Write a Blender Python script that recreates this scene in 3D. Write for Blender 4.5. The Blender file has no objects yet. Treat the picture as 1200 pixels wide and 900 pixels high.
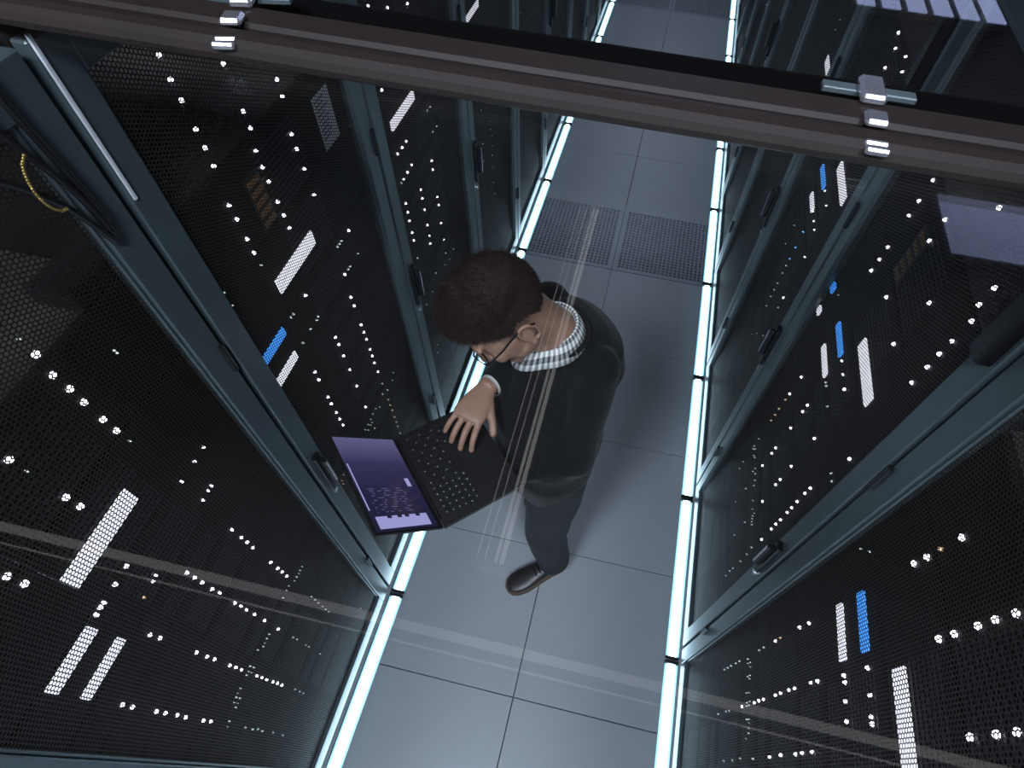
import bpy, bmesh, math, random
import numpy as np
from mathutils import Vector, Matrix

scene = bpy.context.scene
col = scene.collection
random.seed(7)

# ------------------------------------------------------------------ camera
CAM_H = 2.53
F_PX, CX, CY = 682.68, 650.28, 456.37
RC = [[0.9763056, 0.2120731, -0.0430393], [0.1991156, -0.8025108, 0.5624317], [-0.0847372, 0.5576750, 0.8257229]]
cam_data = bpy.data.cameras.new('camera')
cam = bpy.data.objects.new('camera', cam_data)
col.objects.link(cam)
cam_data.sensor_width = 36.0
cam_data.lens = F_PX / 1200 * 36
cam_data.shift_x = (600 - CX) / 1200
cam_data.shift_y = (CY - 450) / 1200
cam_data.clip_start = 0.02
right = Vector((RC[0][0], RC[0][1], -RC[0][2]))
up = -Vector((RC[1][0], RC[1][1], -RC[1][2]))
back = -Vector((RC[2][0], RC[2][1], -RC[2][2]))
cam.matrix_world = Matrix(((right.x, up.x, back.x, 0), (right.y, up.y, back.y, 0), (right.z, up.z, back.z, CAM_H), (0, 0, 0, 1)))
scene.camera = cam

def ray(px, py):
    """direction of a photo pixel (1200x900) in the world"""
    a, b = (px - CX) / F_PX, (py - CY) / F_PX
    v = [RC[0][i] * a + RC[1][i] * b + RC[2][i] for i in range(3)]
    return Vector((v[0], v[1], -v[2]))
def on_x(px, py, X):
    v = ray(px, py); t = X / v.x
    return Vector((X, v.y * t, CAM_H + v.z * t))
def on_z(px, py, Z):
    v = ray(px, py); t = (Z - CAM_H) / v.z
    return Vector((v.x * t, v.y * t, Z))

# ------------------------------------------------------------------ world, exposure
world = bpy.data.worlds.new('world')
scene.world = world
world.use_nodes = True
world.node_tree.nodes['Background'].inputs[0].default_value = (0.10, 0.12, 0.16, 1)
world.node_tree.nodes['Background'].inputs[1].default_value = 0.02
scene.view_settings.view_transform = 'Standard'
scene.view_settings.look = 'None'
scene.view_settings.exposure = 0.0
scene.view_settings.gamma = 1.0
scene.view_settings.use_curve_mapping = False
scene.cycles.use_denoising = True
scene.cycles.max_bounces = 8
scene.cycles.transparent_max_bounces = 16

STRIP_POWER = 9.5      # floor light strips
WARM_LAMP = 1.7        # batten lamp over the aisle
BLUE_PANEL = 74.0      # ceiling panels of the hall, behind the glass roof's near end
FAR_PANEL = 1.5        # louvred panels at the far end of the hall

# ------------------------------------------------------------------ materials
def mat(name, color, rough=0.5, metal=0.0, spec=0.5, emit=None, strength=0.0, sample=True, noise=None, bump=None, coat=0.0):
    m = bpy.data.materials.new(name); m.use_nodes = True
    nt = m.node_tree; b = nt.nodes['Principled BSDF']
    b.inputs['Base Color'].default_value = (*color, 1)
    b.inputs['Roughness'].default_value = rough
    b.inputs['Metallic'].default_value = metal
    b.inputs['Specular IOR Level'].default_value = spec
    if coat: b.inputs['Coat Weight'].default_value = coat
    if emit:
        b.inputs['Emission Color'].default_value = (*emit, 1)
        b.inputs['Emission Strength'].default_value = strength
        if not sample: m.cycles.emission_sampling = 'NONE'
    tc = None
    if noise or bump:
        tc = nt.nodes.new('ShaderNodeTexCoord')
    if noise:
        scale, amount = noise[0], noise[1]
        n = nt.nodes.new('ShaderNodeTexNoise'); n.inputs['Scale'].default_value = scale; n.inputs['Detail'].default_value = 4
        mp = nt.nodes.new('ShaderNodeMapping')
        if len(noise) > 2: mp.inputs['Scale'].default_value = noise[2]
        nt.links.new(tc.outputs['Object'], mp.inputs['Vector']); nt.links.new(mp.outputs[0], n.inputs['Vector'])
        mr = nt.nodes.new('ShaderNodeMapRange'); mr.inputs['From Min'].default_value = 0.25; mr.inputs['From Max'].default_value = 0.75
        mr.inputs['To Min'].default_value = 1 - amount; mr.inputs['To Max'].default_value = 1 + amount
        nt.links.new(n.outputs['Fac'], mr.inputs['Value'])
        mx = nt.nodes.new('ShaderNodeMix'); mx.data_type = 'RGBA'; mx.blend_type = 'MULTIPLY'; mx.inputs['Factor'].default_value = 1
        mx.inputs[6].default_value = (*color, 1); nt.links.new(mr.outputs[0], mx.inputs[7])
        nt.links.new(mx.outputs[2], b.inputs['Base Color'])
    if bump:
        n = nt.nodes.new('ShaderNodeTexNoise'); n.inputs['Scale'].default_value = bump[0]; n.inputs['Detail'].default_value = 3
        nt.links.new(tc.outputs['Object'], n.inputs['Vector'])
        bp = nt.nodes.new('ShaderNodeBump'); bp.inputs['Strength'].default_value = bump[1]; bp.inputs['Distance'].default_value = bump[2]
        nt.links.new(n.outputs['Fac'], bp.inputs['Height']); nt.links.new(bp.outputs[0], b.inputs['Normal'])
    return m

M = {}
M['tile'] = mat('raised_floor_vinyl', (0.31, 0.325, 0.35), rough=0.42, noise=(60, 0.05, (1, 8, 1)), bump=(90, 0.08, 0.002))
M['vent'] = mat('vent_tile_metal', (0.27, 0.29, 0.33), rough=0.4)
M['void'] = mat('dark_void', (0.012, 0.013, 0.015), rough=0.9)
M['rack'] = mat('rack_black_powder_coat', (0.010, 0.010, 0.0105), rough=0.5, noise=(30, 0.12))
M['frame'] = mat('door_frame_grey_metal', (0.105, 0.135, 0.145), rough=0.36, metal=0.35, noise=(25, 0.06))
M['mesh'] = mat('door_mesh_brown_black', (0.042, 0.031, 0.025), rough=0.45, metal=0.3, spec=0.3)
M['server'] = mat('server_dark_bezel', (0.010, 0.0088, 0.0080), rough=0.85, spec=0.15, metal=0.0, noise=(40, 0.1))
M['server_top'] = mat('server_lid_metal', (0.055, 0.048, 0.044), rough=0.5, metal=0.3, noise=(20, 0.1))
M['black'] = mat('black_plastic', (0.008, 0.008, 0.009), rough=0.35)
M['rubber'] = mat('black_cable_rubber', (0.006, 0.006, 0.006), rough=0.5)
M['brass'] = mat('brass_bead_chain', (0.50, 0.34, 0.10), rough=0.35, metal=0.8)
M['steel'] = mat('bright_steel', (0.75, 0.75, 0.80), rough=0.22, metal=0.9)
M['trim'] = mat('white_edge_glint', (0.85, 0.85, 0.90), rough=0.25)  # white colour painted in for the glint on the rack corner
M['beam'] = mat('beam_dark_brown_paint', (0.019, 0.0135, 0.0115), rough=0.55, spec=0.25, noise=(15, 0.1))
M['beam_shade'] = mat('beam_channel_shade', (0.003, 0.003, 0.003), rough=0.8, spec=0.05)  # near-black paints the shade inside the channel gap
M['label'] = mat('paper_label', (0.85, 0.85, 0.87), rough=0.7)
M['print'] = mat('label_print_grey', (0.22, 0.22, 0.24), rough=0.7)
M['amber_slot'] = mat('amber_vent_plastic', (0.42, 0.20, 0.07), rough=0.5)
M['wall'] = mat('dark_wall_paint', (0.06, 0.06, 0.065), rough=0.8)
M['ceil'] = mat('ceiling_grey', (0.12, 0.12, 0.13), rough=0.8)
M['strip_house'] = mat('strip_aluminium', (0.45, 0.47, 0.5), rough=0.35, metal=0.8)
M['strip'] = mat('strip_diffuser_lit', (0.9, 0.95, 1.0), emit=(0.60, 0.82, 1.0), strength=STRIP_POWER)
M['strip_edge'] = mat('strip_halo_glow', (0.6, 0.8, 0.9), emit=(0.16, 0.50, 0.66), strength=1.1)  # emission painted in for the cyan bloom beside the strips
M['led_white'] = mat('led_white_lit', (0.9, 0.9, 1.0), emit=(0.93, 0.90, 1.0), strength=5.0, sample=False)
M['led_soft'] = mat('led_soft_white_lit', (0.7, 0.75, 0.75), emit=(0.80, 0.86, 0.84), strength=0.9, sample=False)
M['led_amber'] = mat('led_amber_lit', (0.9, 0.7, 0.5), emit=(1.0, 0.62, 0.38), strength=0.9, sample=False)
M['led_blue'] = mat('led_blue_lit', (0.3, 0.6, 1.0), emit=(0.10, 0.38, 1.0), strength=2.6, sample=False)
M['bar_white'] = mat('bar_white_lit', (0.9, 0.9, 1.0), emit=(0.92, 0.90, 1.0), strength=1.3, sample=False)
M['bar_blue'] = mat('bar_blue_lit', (0.2, 0.5, 1.0), emit=(0.045, 0.28, 0.90), strength=1.3, sample=False)
M['lamp_body'] = mat('lamp_body_grey', (0.35, 0.34, 0.33), rough=0.4)
M['tube'] = mat('lamp_tube_lit', (1, 0.95, 0.9), emit=(1.0, 0.95, 0.92), strength=WARM_LAMP)
M['end_fill'] = mat('end_fill_lit', (0.8, 0.85, 1), emit=(0.62, 0.70, 1.0), strength=24.0)  # added fill for the far aisle floor
M['far_panel'] = mat('far_panel_lit', (0.8, 0.85, 1), emit=(0.50, 0.58, 1.0), strength=FAR_PANEL)
M['slim'] = mat('conduit_added_glow', (1, 0.95, 0.95), emit=(1.0, 0.92, 0.92), strength=0.95)  # glow added to the conduit so its mirrored line shows
M['panel'] = mat('ceiling_panel_lit', (0.8, 0.85, 1), emit=(0.76, 0.84, 1.0), strength=BLUE_PANEL)
M['skin'] = mat('skin', (0.27, 0.148, 0.102), rough=0.5, noise=(60, 0.08))
M['hair'] = mat('dark_brown_hair', (0.020, 0.0115, 0.009), rough=0.75, spec=0.15, noise=(120, 0.35), bump=(220, 0.5, 0.004))
M['sweater'] = mat('black_knit', (0.0058, 0.0060, 0.0056), rough=0.9, spec=0.2, noise=(200, 0.2), bump=(350, 0.35, 0.002))
M['sweater'].node_tree.nodes['Principled BSDF'].inputs['Sheen Weight'].default_value = 0.06
M['trousers'] = mat('dark_charcoal_cloth', (0.014, 0.0155, 0.016), rough=0.85, bump=(300, 0.25, 0.002))
M['shoe'] = mat('black_leather', (0.016, 0.014, 0.013), rough=0.38)
M['sole'] = mat('brown_rubber_sole', (0.09, 0.055, 0.035), rough=0.7)
M['cuff'] = mat('white_cotton', (0.42, 0.43, 0.42), rough=0.8)
M['glasses'] = mat('black_acetate', (0.010, 0.010, 0.011), rough=0.2)
M['eye'] = mat('eye_white', (0.35, 0.33, 0.31), rough=0.3)
M['iris'] = mat('eye_dark', (0.02, 0.012, 0.01), rough=0.2)
M['laptop'] = mat('laptop_black', (0.012, 0.011, 0.011), rough=0.45, metal=0.2)
M['key'] = mat('key_black', (0.014, 0.014, 0.014), rough=0.3)
M['legend'] = mat('key_legend_white', (0.30, 0.30, 0.27), rough=0.5)
M['screen'] = mat('screen_indigo_lit', (0.01, 0.01, 0.02), rough=0.15, emit=(0.060, 0.052, 0.155), strength=1.0)
def screen_material():
    m = mat('screen_indigo_lit', (0.01, 0.01, 0.02), rough=0.15, emit=(0.06, 0.05, 0.15), strength=1.0); nt = m.node_tree; b = nt.nodes['Principled BSDF']
    uv = nt.nodes.new('ShaderNodeUVMap'); sp = nt.nodes.new('ShaderNodeSeparateXYZ'); nt.links.new(uv.outputs[0], sp.inputs[0])
    cr = nt.nodes.new('ShaderNodeValToRGB'); e = cr.color_ramp.elements
    e[0].color = (0.120, 0.108, 0.24, 1); e[1].position = 1; e[1].color = (0.010, 0.009, 0.030, 1)
    x = e.new(0.30); x.color = (0.034, 0.030, 0.085, 1); x = e.new(0.6); x.color = (0.016, 0.015, 0.048, 1)
    nt.links.new(sp.outputs[0], cr.inputs[0]); nt.links.new(cr.outputs[0], b.inputs['Emission Color']); return m
M['screen'] = screen_material()
M['screen_white'] = mat('screen_white_lit', (0.02, 0.02, 0.02), rough=0.2, emit=(0.34, 0.33, 0.66), strength=1.0)
M['screen_text'] = mat('screen_text_lit', (0.02, 0.02, 0.02), rough=0.2, emit=(0.10, 0.095, 0.22), strength=1.0)
M['screen_dark'] = mat('screen_dark', (0.006, 0.005, 0.012), rough=0.2, emit=(0.012, 0.010, 0.03), strength=1.0)

def glass_material(name, tint, base_reflect):
    m = bpy.data.materials.new(name); m.use_nodes = True; nt = m.node_tree
    for n in list(nt.nodes): nt.nodes.remove(n)
    out = nt.nodes.new('ShaderNodeOutputMaterial'); mix = nt.nodes.new('ShaderNodeMixShader')
    tr = nt.nodes.new('ShaderNodeBsdfTransparent'); gl = nt.nodes.new('ShaderNodeBsdfGlossy')
    tr.inputs[0].default_value = (*tint, 1); gl.inputs['Roughness'].default_value = 0.0
    lw = nt.nodes.new('ShaderNodeLayerWeight'); lw.inputs['Blend'].default_value = 0.5
    pw = nt.nodes.new('ShaderNodeMath'); pw.operation = 'POWER'; pw.inputs[1].default_value = 5
    ml = nt.nodes.new('ShaderNodeMath'); ml.operation = 'MULTIPLY_ADD'; ml.inputs[1].default_value = 1 - base_reflect; ml.inputs[2].default_value = base_reflect
    nt.links.new(lw.outputs['Facing'], pw.inputs[0]); nt.links.new(pw.outputs[0], ml.inputs[0])
    nt.links.new(ml.outputs[0], mix.inputs[0]); nt.links.new(tr.outputs[0], mix.inputs[1]); nt.links.new(gl.outputs[0], mix.inputs[2])
    nt.links.new(mix.outputs[0], out.inputs[0])
    return m
M['glass'] = glass_material('clear_roof_glass', (0.97, 0.985, 0.98), 0.028)
M['lens'] = glass_material('spectacle_lens', (0.95, 0.97, 0.97), 0.05)

def gingham():
    m = bpy.data.materials.new('gingham_shirt'); m.use_nodes = True; nt = m.node_tree
    b = nt.nodes['Principled BSDF']; b.inputs['Roughness'].default_value = 0.8
    uv = nt.nodes.new('ShaderNodeUVMap'); sep = nt.nodes.new('ShaderNodeSeparateXYZ')
    nt.links.new(uv.outputs[0], sep.inputs[0])
    outs = []
    for ax in (0, 1):
        f = nt.nodes.new('ShaderNodeMath'); f.operation = 'FRACT'; nt.links.new(sep.outputs[ax], f.inputs[0])
        g = nt.nodes.new('ShaderNodeMath'); g.operation = 'GREATER_THAN'; g.inputs[1].default_value = 0.5; nt.links.new(f.outputs[0], g.inputs[0])
        outs.append(g)
    ad = nt.nodes.new('ShaderNodeMath'); ad.operation = 'ADD'
    nt.links.new(outs[0].outputs[0], ad.inputs[0]); nt.links.new(outs[1].outputs[0], ad.inputs[1])
    dv = nt.nodes.new('ShaderNodeMath'); dv.operation = 'MULTIPLY'; dv.inputs[1].default_value = 0.5; nt.links.new(ad.outputs[0], dv.inputs[0])
    cr = nt.nodes.new('ShaderNodeValToRGB'); cr.color_ramp.interpolation = 'CONSTANT'
    e = cr.color_ramp.elements; e[0].position = 0; e[0].color = (0.70, 0.70, 0.68, 1); e[1].position = 0.4; e[1].color = (0.27, 0.27, 0.26, 1)
    e2 = e.new(0.9); e2.color = (0.045, 0.045, 0.045, 1)
    nt.links.new(dv.outputs[0], cr.inputs[0]); nt.links.new(cr.outputs[0], b.inputs['Base Color'])
    return m
M['gingham'] = gingham()

# ------------------------------------------------------------------ helpers
class MB:
    def __init__(s): s.v = []; s.f = []; s.smooth = False
    def box(s, x0, x1, y0, y1, z0, z1):
        n = len(s.v)
        s.v += [(x0, y0, z0), (x1, y0, z0), (x1, y1, z0), (x0, y1, z0), (x0, y0, z1), (x1, y0, z1), (x1, y1, z1), (x0, y1, z1)]
        s.f += [tuple(n + i for i in q) for q in ((3, 2, 1, 0), (4, 5, 6, 7), (0, 1, 5, 4), (1, 2, 6, 5), (2, 3, 7, 6), (3, 0, 4, 7))]
        return s
    def cbox(s, x0, x1, y0, y1, z0, z1, c=0.003):
        """box with chamfered edges"""
        bm = bmesh.new(); bmesh.ops.create_cube(bm, size=1)
        for v in bm.verts: v.co = Vector(((x0 + x1) / 2 + v.co.x * (x1 - x0), (y0 + y1) / 2 + v.co.y * (y1 - y0), (z0 + z1) / 2 + v.co.z * (z1 - z0)))
        bmesh.ops.bevel(bm, geom=list(bm.edges), offset=c, segments=1, affect='EDGES')
        return s.add_bm(bm)
    def add_bm(s, bm):
        n = len(s.v); bm.verts.index_update()
        s.v += [tuple(v.co) for v in bm.verts]; s.f += [tuple(n + v.index for v in f.verts) for f in bm.faces]
        bm.free(); return s
    def prism(s, pts, d):
        """closed polygon pts (3D) extruded by d"""
        n = len(s.v); k = len(pts); d = Vector(d)
        s.v += [tuple(p) for p in pts] + [tuple(Vector(p) + d) for p in pts]
        s.f += [tuple(range(n, n + k))[::-1], tuple(range(n + k, n + 2 * k))]
        s.f += [(n + i, n + (i + 1) % k, n + k + (i + 1) % k, n + k + i) for i in range(k)]
        return s
    def tube(s, pts, rad, seg=10, cap=True):
        """round tube along points; rad is a number or one per point, or (a, b, axis) per point"""
        pts = [Vector(p) for p in pts]; k = len(pts)
        rad = [rad] * k if isinstance(rad, (int, float)) else rad
        n = len(s.v); ref = None
        for i, p in enumerate(pts):
            t = (pts[min(i + 1, k - 1)] - pts[max(i - 1, 0)]).normalized()
            if ref is None: ref = t.orthogonal().normalized()
            a = (ref - t * ref.dot(t)).normalized(); b = t.cross(a); ref = a
            for j in range(seg):
                an = 2 * math.pi * j / seg
                s.v.append(tuple(p + (a * math.cos(an) + b * math.sin(an)) * rad[i]))
        for i in range(k - 1):
            for j in range(seg):
                s.f.append((n + i * seg + j, n + i * seg + (j + 1) % seg, n + (i + 1) * seg + (j + 1) % seg, n + (i + 1) * seg + j))
        if cap:
            s.f.append(tuple(n + j for j in range(seg))[::-1]); s.f.append(tuple(n + (k - 1) * seg + j for j in range(seg)))
        return s
    def loft(s, rings):
        """closed rings of equal length joined, capped"""
        n = len(s.v); k = len(rings[0])
        for r in rings: s.v += [tuple(p) for p in r]
        for i in range(len(rings) - 1):
            for j in range(k): s.f.append((n + i * k + j, n + i * k + (j + 1) % k, n + (i + 1) * k + (j + 1) % k, n + (i + 1) * k + j))
        s.f.append(tuple(n + j for j in range(k))[::-1]); s.f.append(tuple(n + (len(rings) - 1) * k + j for j in range(k)))
        return s
    def ball(s, c, r, rot=None, u=16, w=10):
        bm = bmesh.new(); bmesh.ops.create_uvsphere(bm, u_segments=u, v_segments=w, radius=1)
        r = (r, r, r) if isinstance(r, (int, float)) else r
        for v in bm.verts:
            q = Vector((v.co.x * r[0], v.co.y * r[1], v.co.z * r[2]))
            if rot: q = rot @ q
            v.co = q + Vector(c)
        return s.add_bm(bm)
    def mesh(s, name, m, smooth=False):
        me = bpy.data.meshes.new(name); me.from_pydata(s.v, [], s.f)
        if m: me.materials.append(m)
        if smooth: me.polygons.foreach_set('use_smooth', [True] * len(me.polygons))
        me.validate(); me.update(); return me
    def obj(s, name, m, parent=None, smooth=False):
        return link(name, s.mesh(name, m, smooth), parent)

def link(name, me, parent=None, loc=None, rot=None):
    o = bpy.data.objects.new(name, me); col.objects.link(o)
    if parent is not None: o.parent = parent
    if loc is not None: o.location = loc
    if rot is not None: o.rotation_euler = rot
    return o
def tag(o, label=None, cat=None, group=None, kind=None):
    if label: o['label'] = label
    if cat: o['category'] = cat
    if group: o['group'] = group
    if kind: o['kind'] = kind
    return o
def thing(name, label, cat, loc=(0, 0, 0), rz=0, group=None):
    o = bpy.data.objects.new(name, None); col.objects.link(o); o.empty_display_size = 0.1
    o.location = loc; o.rotation_euler = (0, 0, rz)
    return tag(o, label, cat, group)

# ------------------------------------------------------------------ the room
XL, XR = -0.705, 0.500            # front planes of the two rack rows
PITCH, WID = 0.715, 0.703
GAP_L, GAP_R = 0.538, 0.572       # one gap of each row; racks repeat from here
RACK_H = 2.20
GLASS_Z = 2.212
Y_END = 0.538 + PITCH * 12

floor = MB().box(-5.5, 5.5, -6.0, 15.0, -0.30, -0.25).obj('floor', M['void']); tag(floor, 'raised floor of grey square tiles between two rack rows', kind='structure')
MB().box(-5.5, 5.5, -6.0, 15.0, 6.0, 6.1).obj('ceiling', M['ceil']); tag(bpy.data.objects['ceiling'], kind='structure')
for nm, a in (('wall_left', (-5.6, -5.5, -6.0, 15.0)), ('wall_right', (5.5, 5.6, -6.0, 15.0)), ('wall_back', (-5.6, 5.6, 15.0, 15.1)), ('wall_front', (-5.6, 5.6, -6.1, -6.0))):
    tag(MB().box(*a, -0.30, 6.1).obj(nm, M['wall']), kind='structure')

# slabs of the floor under the racks (hidden from view) and tiles in the aisle
tag(MB().box(-5.5, -0.713, -6.0, 15.0, -0.25, 0.0).obj('floor_slab', M['tile'], floor))
tag(MB().box(0.491, 5.5, -6.0, 15.0, -0.25, 0.0).obj('floor_slab', M['tile'], floor))
tile_bm = MB().cbox(-0.2985, 0.2985, -0.2985, 0.2985, -0.03, 0.0, 0.0012).mesh('floor_tile', M['tile'])
def vent_mesh():
    mb = MB(); n = 22; half = 0.272; p = 2 * half / n; h = p * 0.375
    o = 0.2985
    vid = {}
    def V(x, y, z=0.0):
        k = (round(x, 5), round(y, 5), z)
        if k not in vid: vid[k] = len(mb.v); mb.v.append((x, y, z))
        return vid[k]
    def Q(x0, x1, y0, y1): mb.f.append((V(x0, y0), V(x1, y0), V(x1, y1), V(x0, y1)))
    Q(-o, o, -o, -half); Q(-o, o, half, o); Q(-o, -half, -half, half); Q(half, o, -half, half)
    for i in range(n):
        for j in range(n):
            cx, cy = -half + (i + .5) * p, -half + (j + .5) * p; e = p / 2
            inner = [(cx - h, cy - h), (cx + h, cy - h), (cx + h, cy + h), (cx - h, cy + h)]
            outer = [(cx - e, cy - e), (cx + e, cy - e), (cx + e, cy + e), (cx - e, cy + e)]
            for a in range(4):
                b = (a + 1) % 4
                mb.f.append((V(*outer[a]), V(*outer[b]), V(*inner[b]), V(*inner[a])))
                mb.f.append((V(*inner[a]), V(*inner[b]), V(*inner[b], -0.012), V(*inner[a], -0.012)))
    return mb.mesh('vent_tile', M['vent'])
vent_me = vent_mesh()
for k in range(-3, 16):
    for i, cx in enumerate((-0.411, 0.189)):
        yc = 0.266 + 0.6 * k + 0.3
        if k in (4, 10):
            o = link('perforated_tile', vent_me, floor, (cx, yc, 0)); o['label'] = 'perforated grey floor tile with a square grid of holes'
        else:
            link('floor_tile', tile_bm, floor, (cx, yc, 0))

# ------------------------------------------------------------------ rack cabinets
def hex_mesh(y0, y1, z0, z1, pitch, hole):
    """sheet of honeycomb cells in the plane x=0, each with a hexagonal hole"""
    dz = pitch; dy = pitch * math.sqrt(3) / 2; R = pitch / math.sqrt(3)
    ny = int((y1 - y0 - R) / dy); nz = int((z1 - z0 - dz / 2) / dz)
    ys = y0 + R + np.arange(ny) * dy
    cy = np.repeat(ys, nz); cz = (z0 + dz * .5 + np.arange(nz)[None, :] * dz + (np.arange(ny)[:, None] % 2) * dz / 2).ravel()
    an = np.arange(6) * math.pi / 3
    ou = np.stack([cy[:, None] + R * np.cos(an), cz[:, None] + R * np.sin(an)], -1)
    inn = np.stack([cy[:, None] + hole * R * np.cos(an), cz[:, None] + hole * R * np.sin(an)], -1)
    N = len(cy); V = np.zeros((N * 12, 3), np.float32)
    V[:, 1:] = np.concatenate([ou, inn], 1).reshape(-1, 2)
    base = (np.arange(N) * 12)[:, None, None]
    a = np.arange(6); b = (a + 1) % 6
    q = np.stack([a, b, b + 6, a + 6], -1)[None] + base
    q = q.reshape(-1, 4).astype(np.int32)
    me = bpy.data.meshes.new('mesh_panel'); me.materials.append(M['mesh'])
    me.vertices.add(len(V)); me.vertices.foreach_set('co', V.ravel())
    me.loops.add(q.size); me.loops.foreach_set('vertex_index', q.ravel())
    me.polygons.add(len(q)); me.polygons.foreach_set('loop_start', np.arange(0, q.size, 4, dtype=np.int32)); me.polygons.foreach_set('loop_total', np.full(len(q), 4, np.int32))
    me.update(calc_edges=True); return me

W2 = WID / 2
DEPTH = 1.0
ST = 0.054                        # door stile
RM = {}
RM['side_panel'] = MB().box(-DEPTH, -0.024, -0.008, 0.008, 0.06, RACK_H).mesh('side_panel', M['rack'])
RM['rear_panel'] = MB().box(-DEPTH - 0.01, -DEPTH, -W2, W2, 0.06, RACK_H).mesh('rear_panel', M['rack'])
RM['plinth'] = MB().cbox(-DEPTH, -0.03, -W2 + .01, W2 - .01, 0.0, 0.06).mesh('plinth', M['rack'])
RM['top_rail'] = MB().box(-0.09, -0.024, -W2 + .008, W2 - .008, RACK_H - .05, RACK_H).mesh('top_rail', M['rack'])
d = MB()
for s in (-1, 1):
    a, b = sorted((s * W2, s * (W2 - ST))); d.cbox(-0.022, 0.0, a, b, 0.075, RACK_H - .012, 0.0025)
    a, b = sorted((s * (W2 - ST), s * (W2 - ST - 0.006))); d.cbox(-0.022, -0.006, a, b, 0.15, 2.13, 0.002)
d.cbox(-0.022, 0.0, -W2 + ST, W2 - ST, 0.075, 0.15, 0.0025).cbox(-0.022, 0.0, -W2 + ST, W2 - ST, 2.13, RACK_H - .012, 0.0025)
RM['door'] = d.mesh('door', M['frame'])
RM['mesh_panel'] = hex_mesh(-W2 + ST, W2 - ST, 0.148, 2.134, 0.0072, 0.70)
RM['handle'] = MB().cbox(0.0, 0.012, -0.014, 0.014, 0.985, 1.165, 0.004).cbox(0.012, 0.030, -0.008, 0.008, 1.03, 1.15, 0.004).mesh('handle', M['black'])
RM['handle_edge'] = MB().cbox(0.030, 0.0325, -0.0035, 0.0035, 1.035, 1.145, 0.001).mesh('handle_edge', M['steel'])
RM['lock'] = MB().tube([(0.0, 0, 0.955), (0.006, 0, 0.955)], 0.009, 10).mesh('lock', M['steel'])
RM['latch_box'] = MB().cbox(0.0, 0.026, -0.018, 0.018, 1.925, 2.09, 0.004).mesh('latch_box', M['black'])
RM['hinge'] = MB().tube([(0.003, 0, 0.0), (0.003, 0, 0.07)], 0.006, 8).mesh('hinge', M['rack'])
RM['equipment'] = MB().box(-0.80, -0.024, -W2 + .03, W2 - .03, 0.16, 1.885).mesh('equipment', M['server'])

racks = {}
def make_rack(side, k, label, group=None, detailed=False):
    yc = (GAP_L if side == 'L' else GAP_R) + PITCH * (k - .5)
    r = thing('server_rack', label, 'server rack', (XL if side == 'L' else XR, yc, 0), 0 if side == 'L' else math.pi, group)
    hs = -1 if side == 'L' else 1
    for s in (-1, 1): link('side_panel', RM['side_panel'], r, (0, s * (W2 - .008), 0))
    link('rear_panel', RM['rear_panel'], r); link('plinth', RM['plinth'], r); link('top_rail', RM['top_rail'], r); link('top_rail', RM['top_rail'], r, (-DEPTH + .09, 0, 0))
    dd = link('door', RM['door'], r)
    link('mesh_panel', RM['mesh_panel'], dd, (-0.010, 0, 0))
    h = link('handle', RM['handle'], dd, (0, hs * (W2 - .027), 0)); h['label'] = 'black swing handle'
    link('handle_edge', RM['handle_edge'], dd, (0, hs * (W2 - .027), 0)); link('lock', RM['lock'], dd, (0, hs * (W2 - .027), 0))
    if side == 'R': link('latch_box', RM['latch_box'], dd, (0, hs * (W2 - .022), 0))
    for z in (0.40, 1.60): link('hinge', RM['hinge'], dd, (0, -hs * (W2 - .006), z))
    if not detailed: link('equipment', RM['equipment'], r)
    racks[(side, k)] = r
    return r

ORD = ['first', 'second', 'third', 'fourth', 'fifth', 'sixth', 'seventh', 'eighth', 'ninth', 'tenth', 'eleventh', 'twelfth']
RL = {('L', 0): 'tall black server rack with cables dangling across its mesh door', ('L', 1): 'tall black server rack behind the laptop lid, paper label and amber slots inside',
      ('L', 2): "tall black server rack behind the man's head, beside the paper-labelled rack", ('L', 3): 'tall black server rack beside a perforated tile, in the row the man faces',
      ('R', 0): 'tall black server rack with large white status dots, facing the cabled rack', ('R', 1): "tall black server rack facing the man's back, three glowing bars inside",
      ('R', 2): 'tall black server rack with small blue dots, just short of the perforated tiles', ('R', 3): 'tall black server rack beside a perforated tile, in the row behind the man'}
for k in range(-1, 12):
    for side in 'LR':
        if (side, k) in RL: make_rack(side, k, RL[(side, k)], detailed=(k <= 2))
        elif k < 0: make_rack(side, k, 'tall black server rack adjoining the cabled rack on its other side' if side == 'L' else 'tall black server rack under the glass, last of the row facing the man')
        else: make_rack(side, k, '%s black server rack past the perforated tiles in the row %s' % (ORD[k - 4], 'the man faces' if side == 'L' else 'behind the man'), 'far racks beyond the perforated tiles')

# ------------------------------------------------------------------ servers in the near racks
STACK = [0.176, 0.132, 0.088, 0.220, 0.132, 0.088, 0.176, 0.132, 0.088, 0.132, 0.176, 0.185]
servers = {}
bez_cache = {}
def bezel_mesh(h):
    if h not in bez_cache:
        c = MB().box(-0.78, -0.040, -W2 + .045, W2 - .045, 0.002, h - 0.003)
        b = MB().cbox(-0.040, -0.028, -W2 + .045, W2 - .045, 0.003, h - 0.004, 0.003)
        e = MB().cbox(-0.040, -0.030, -0.010, 0.010, 0.004, h - 0.005, 0.002).cbox(-0.030, -0.026, -0.003, 0.003, h * .25, h * .75, 0.001)
        v = MB()
        n = max(1, int((h - .03) / .012))
        for i in range(n): v.box(-0.0281, -0.0265, -0.06, 0.10, 0.014 + i * .012, 0.018 + i * .012)
        bez_cache[h] = (c.mesh('chassis', M['server_top']), b.mesh('bezel', M['server']), e.mesh('rack_ear', M['frame']), v.mesh('vent_ribs', M['rack']))
    return bez_cache[h]
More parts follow.
